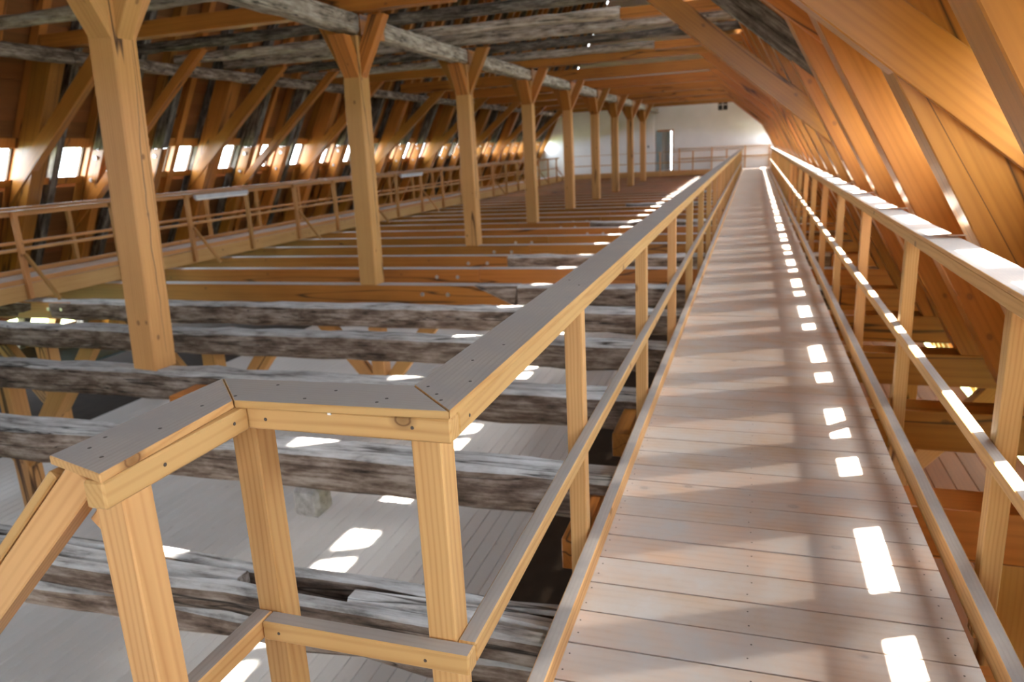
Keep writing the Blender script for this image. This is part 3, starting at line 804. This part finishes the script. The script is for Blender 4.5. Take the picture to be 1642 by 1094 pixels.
# ------------------------------------------------------------------ left walkway
XWL = -10.5
lw = thing('walkway', (XWL-0.6, 20, -0.25), 'plank walkway along the far left slope with a pale edge beam', 'walkway')
y = -1.0
while y < 41.6:
    bar('plank', XWL-1.15, XWL-0.051, y+0.002, y+0.178, -0.03, 0, pm, lw, bev=0.0025)
    y += 0.18
bar('edge_beam', XWL-0.05, XWL, -1, 41.8, ZJ, -0.01, M['pine'], lw)
bar('edge_beam', XWL-1.2, XWL-1.15, -1, 41.8, ZJ, -0.01, M['pine'], lw)
ll = thing('walkway_railing', (XWL, 20, -0.2), 'thin pine railing on the inner edge of the far left walkway', 'railing')
lo = thing('walkway_railing', (XWL-1.2, 20, -0.2), 'thin pine railing on the outer edge of the far left walkway', 'railing')
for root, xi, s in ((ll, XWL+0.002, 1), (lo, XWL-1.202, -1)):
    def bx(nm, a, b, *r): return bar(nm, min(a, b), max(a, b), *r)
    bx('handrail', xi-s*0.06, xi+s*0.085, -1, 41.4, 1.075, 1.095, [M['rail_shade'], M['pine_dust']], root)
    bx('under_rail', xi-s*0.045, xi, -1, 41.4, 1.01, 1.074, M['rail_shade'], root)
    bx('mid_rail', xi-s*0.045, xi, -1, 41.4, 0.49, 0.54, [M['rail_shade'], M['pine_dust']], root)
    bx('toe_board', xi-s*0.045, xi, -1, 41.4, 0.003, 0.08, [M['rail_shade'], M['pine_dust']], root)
    for k in range(24):
        yy = 8.2+1.8*(k-4)+(0.25 if s < 0 else 0)
        if yy > 41.3: continue
        bx('post', xi+s*0.001, xi+s*0.075, yy-0.037, yy+0.037, -0.22, 1.073, M['rail_shade'], root)
        if s > 0 and k % 2 == 0: beam('strut', (xi+s*0.10, yy, 0.45), (xi+s*0.62, yy, ZJ+0.02), 0.05, 0.05, M['rail_shade'], root)
for k, (ya, yb) in enumerate(((11.95, 13.55), (21.0, 22.6))):
    t = thing('tube_light', (XWL+0.1, ya, 0.93), '%s long grey tube light fitting fixed under the left handrail' % ('nearer' if k == 0 else 'farther'), 'light fitting', 'tube light fittings')
    bar('housing', XWL+0.078, XWL+0.15, ya, yb, 0.985, 1.06, M['tube'], t)
    bar('diffuser', XWL+0.09, XWL+0.14, ya+0.03, yb-0.03, 0.955, 0.984, M['plaster'], t)

# ------------------------------------------------------------------ end walkway
ew = thing('walkway', (XC, 42.8, -0.25), 'cross walkway in front of the white far wall', 'walkway')
x = XWL-1.0
while x < 0.8:
    bar('plank', x+0.002, x+0.198, 41.9, Y1-0.11, -0.03, 0, pm, ew); x += 0.2
bar('edge_beam', XWL-1.0, 0.8, 41.82, 41.89, ZJ+0.05, -0.002, M['pine'], ew)
er = thing('walkway_railing', (XC, 41.8, -0.2), 'pine railing across the far end in front of the white wall', 'railing')
bar('handrail', XWL+0.2, XI-0.2, 41.74, 41.88, 1.075, 1.10, PN, er)
bar('mid_rail', XWL+0.2, XI-0.2, 41.82, 41.86, 0.50, 0.55, PN, er)
bar('toe_board', XWL+0.2, XI-0.2, 41.82, 41.86, 0.003, 0.09, PN, er)
x = XWL+0.35
while x < XI-0.3:
    bar('post', x-0.035, x+0.035, 41.75, 41.818, -0.22, 1.074, PD, er); x += 1.75
e2 = thing('walkway_railing', (0, 43.0, -0.2), 'pine railing on the wall side at the far end of the walkway', 'railing')
bar('handrail', -4.2, 0.9, Y1-0.16, Y1-0.02, 1.2, 1.225, PN, e2)
bar('mid_rail', -4.2, 0.9, Y1-0.08, Y1-0.03, 0.62, 0.67, PN, e2)
for x in (-4.1, -2.3, -0.5, 0.8): bar('post', x-0.035, x+0.035, Y1-0.15, Y1-0.081, 0.001, 1.199, PD, e2)

# ------------------------------------------------------------------ storey below: posts, braces, stubs
def lower_post(x, y, lab):
    root = thing('lower_post', (x, y, ZL-0.06), lab, 'post', 'posts of the storey below')
    bar('shaft', x-0.09, x+0.09, y-0.09, y+0.09, ZL-0.06, ZJ-0.285, M['spruce'], root)
    for s in (-1, 1):
        q = [(x+s*0.09, -1.45), (x+s*0.09, -1.20), (x+s*0.62, ZJ-0.285), (x+s*0.87, ZJ-0.285)]
        prism('brace', q, 'xz', y-0.06, y+0.06, (s, 1.3), M['spruce'], root)
for k, (x, y) in enumerate(((-7.4, 5.35), (-8.6, 6.8), (-6.0, 6.8), (-4.6, 8.25), (-9.9, 9.7), (1.3, 3.9), (1.3, 6.8))):
    lower_post(x, y, ['braced orange post below the joists left of the nearest centre post', 'braced orange post below the joists behind the dark green sheet', 'braced orange post below the joists under the nearest centre post', 'braced orange post below the joists between the two nearest centre posts', 'braced orange post below the joists beside the left walkway', 'braced orange post below the right railing, nearer one', 'braced orange post below the right railing, farther one'][k])
for k, (x, y) in enumerate(((-2.8, 3.9),)):
    o = bar('timber_stub', x-0.10, x+0.10, y-0.10, y+0.10, ZJ-0.50, ZJ-0.285, M['stone'], bev=0.03)
    tag(o, 'short pale grey stub hanging under the weathered joist behind the corner post', 'stub')
for k, (x, y0, y1, lab) in enumerate(((-4.75, 4.85, 5.20, 'short orange trimmer under the joist in front of the nearest centre post'), (-0.80, 3.25, 3.77, 'short orange trimmer between joists beside the walkway, nearer one'), (-0.80, 4.70, 5.22, 'short orange trimmer between joists beside the walkway, farther one'))):
    tag(bar('trimmer', x-0.08, x+0.08, y0, y1, ZJ-0.27, ZJ-0.1, M['orange']), lab, 'trimmer')
for k, (x0, x1, y0, y1, lab) in enumerate(((-10.4, -8.6, 7.2, 8.3, 'dark green sheet lying below the joists on the left, nearer one'), (-11.6, -9.7, 9.9, 10.9, 'dark green sheet lying below the joists on the left, farther one'))):
    tag(bar('green_sheet', x0, x1, y0, y1, -0.95, -0.92, M['green']), lab, 'sheet')
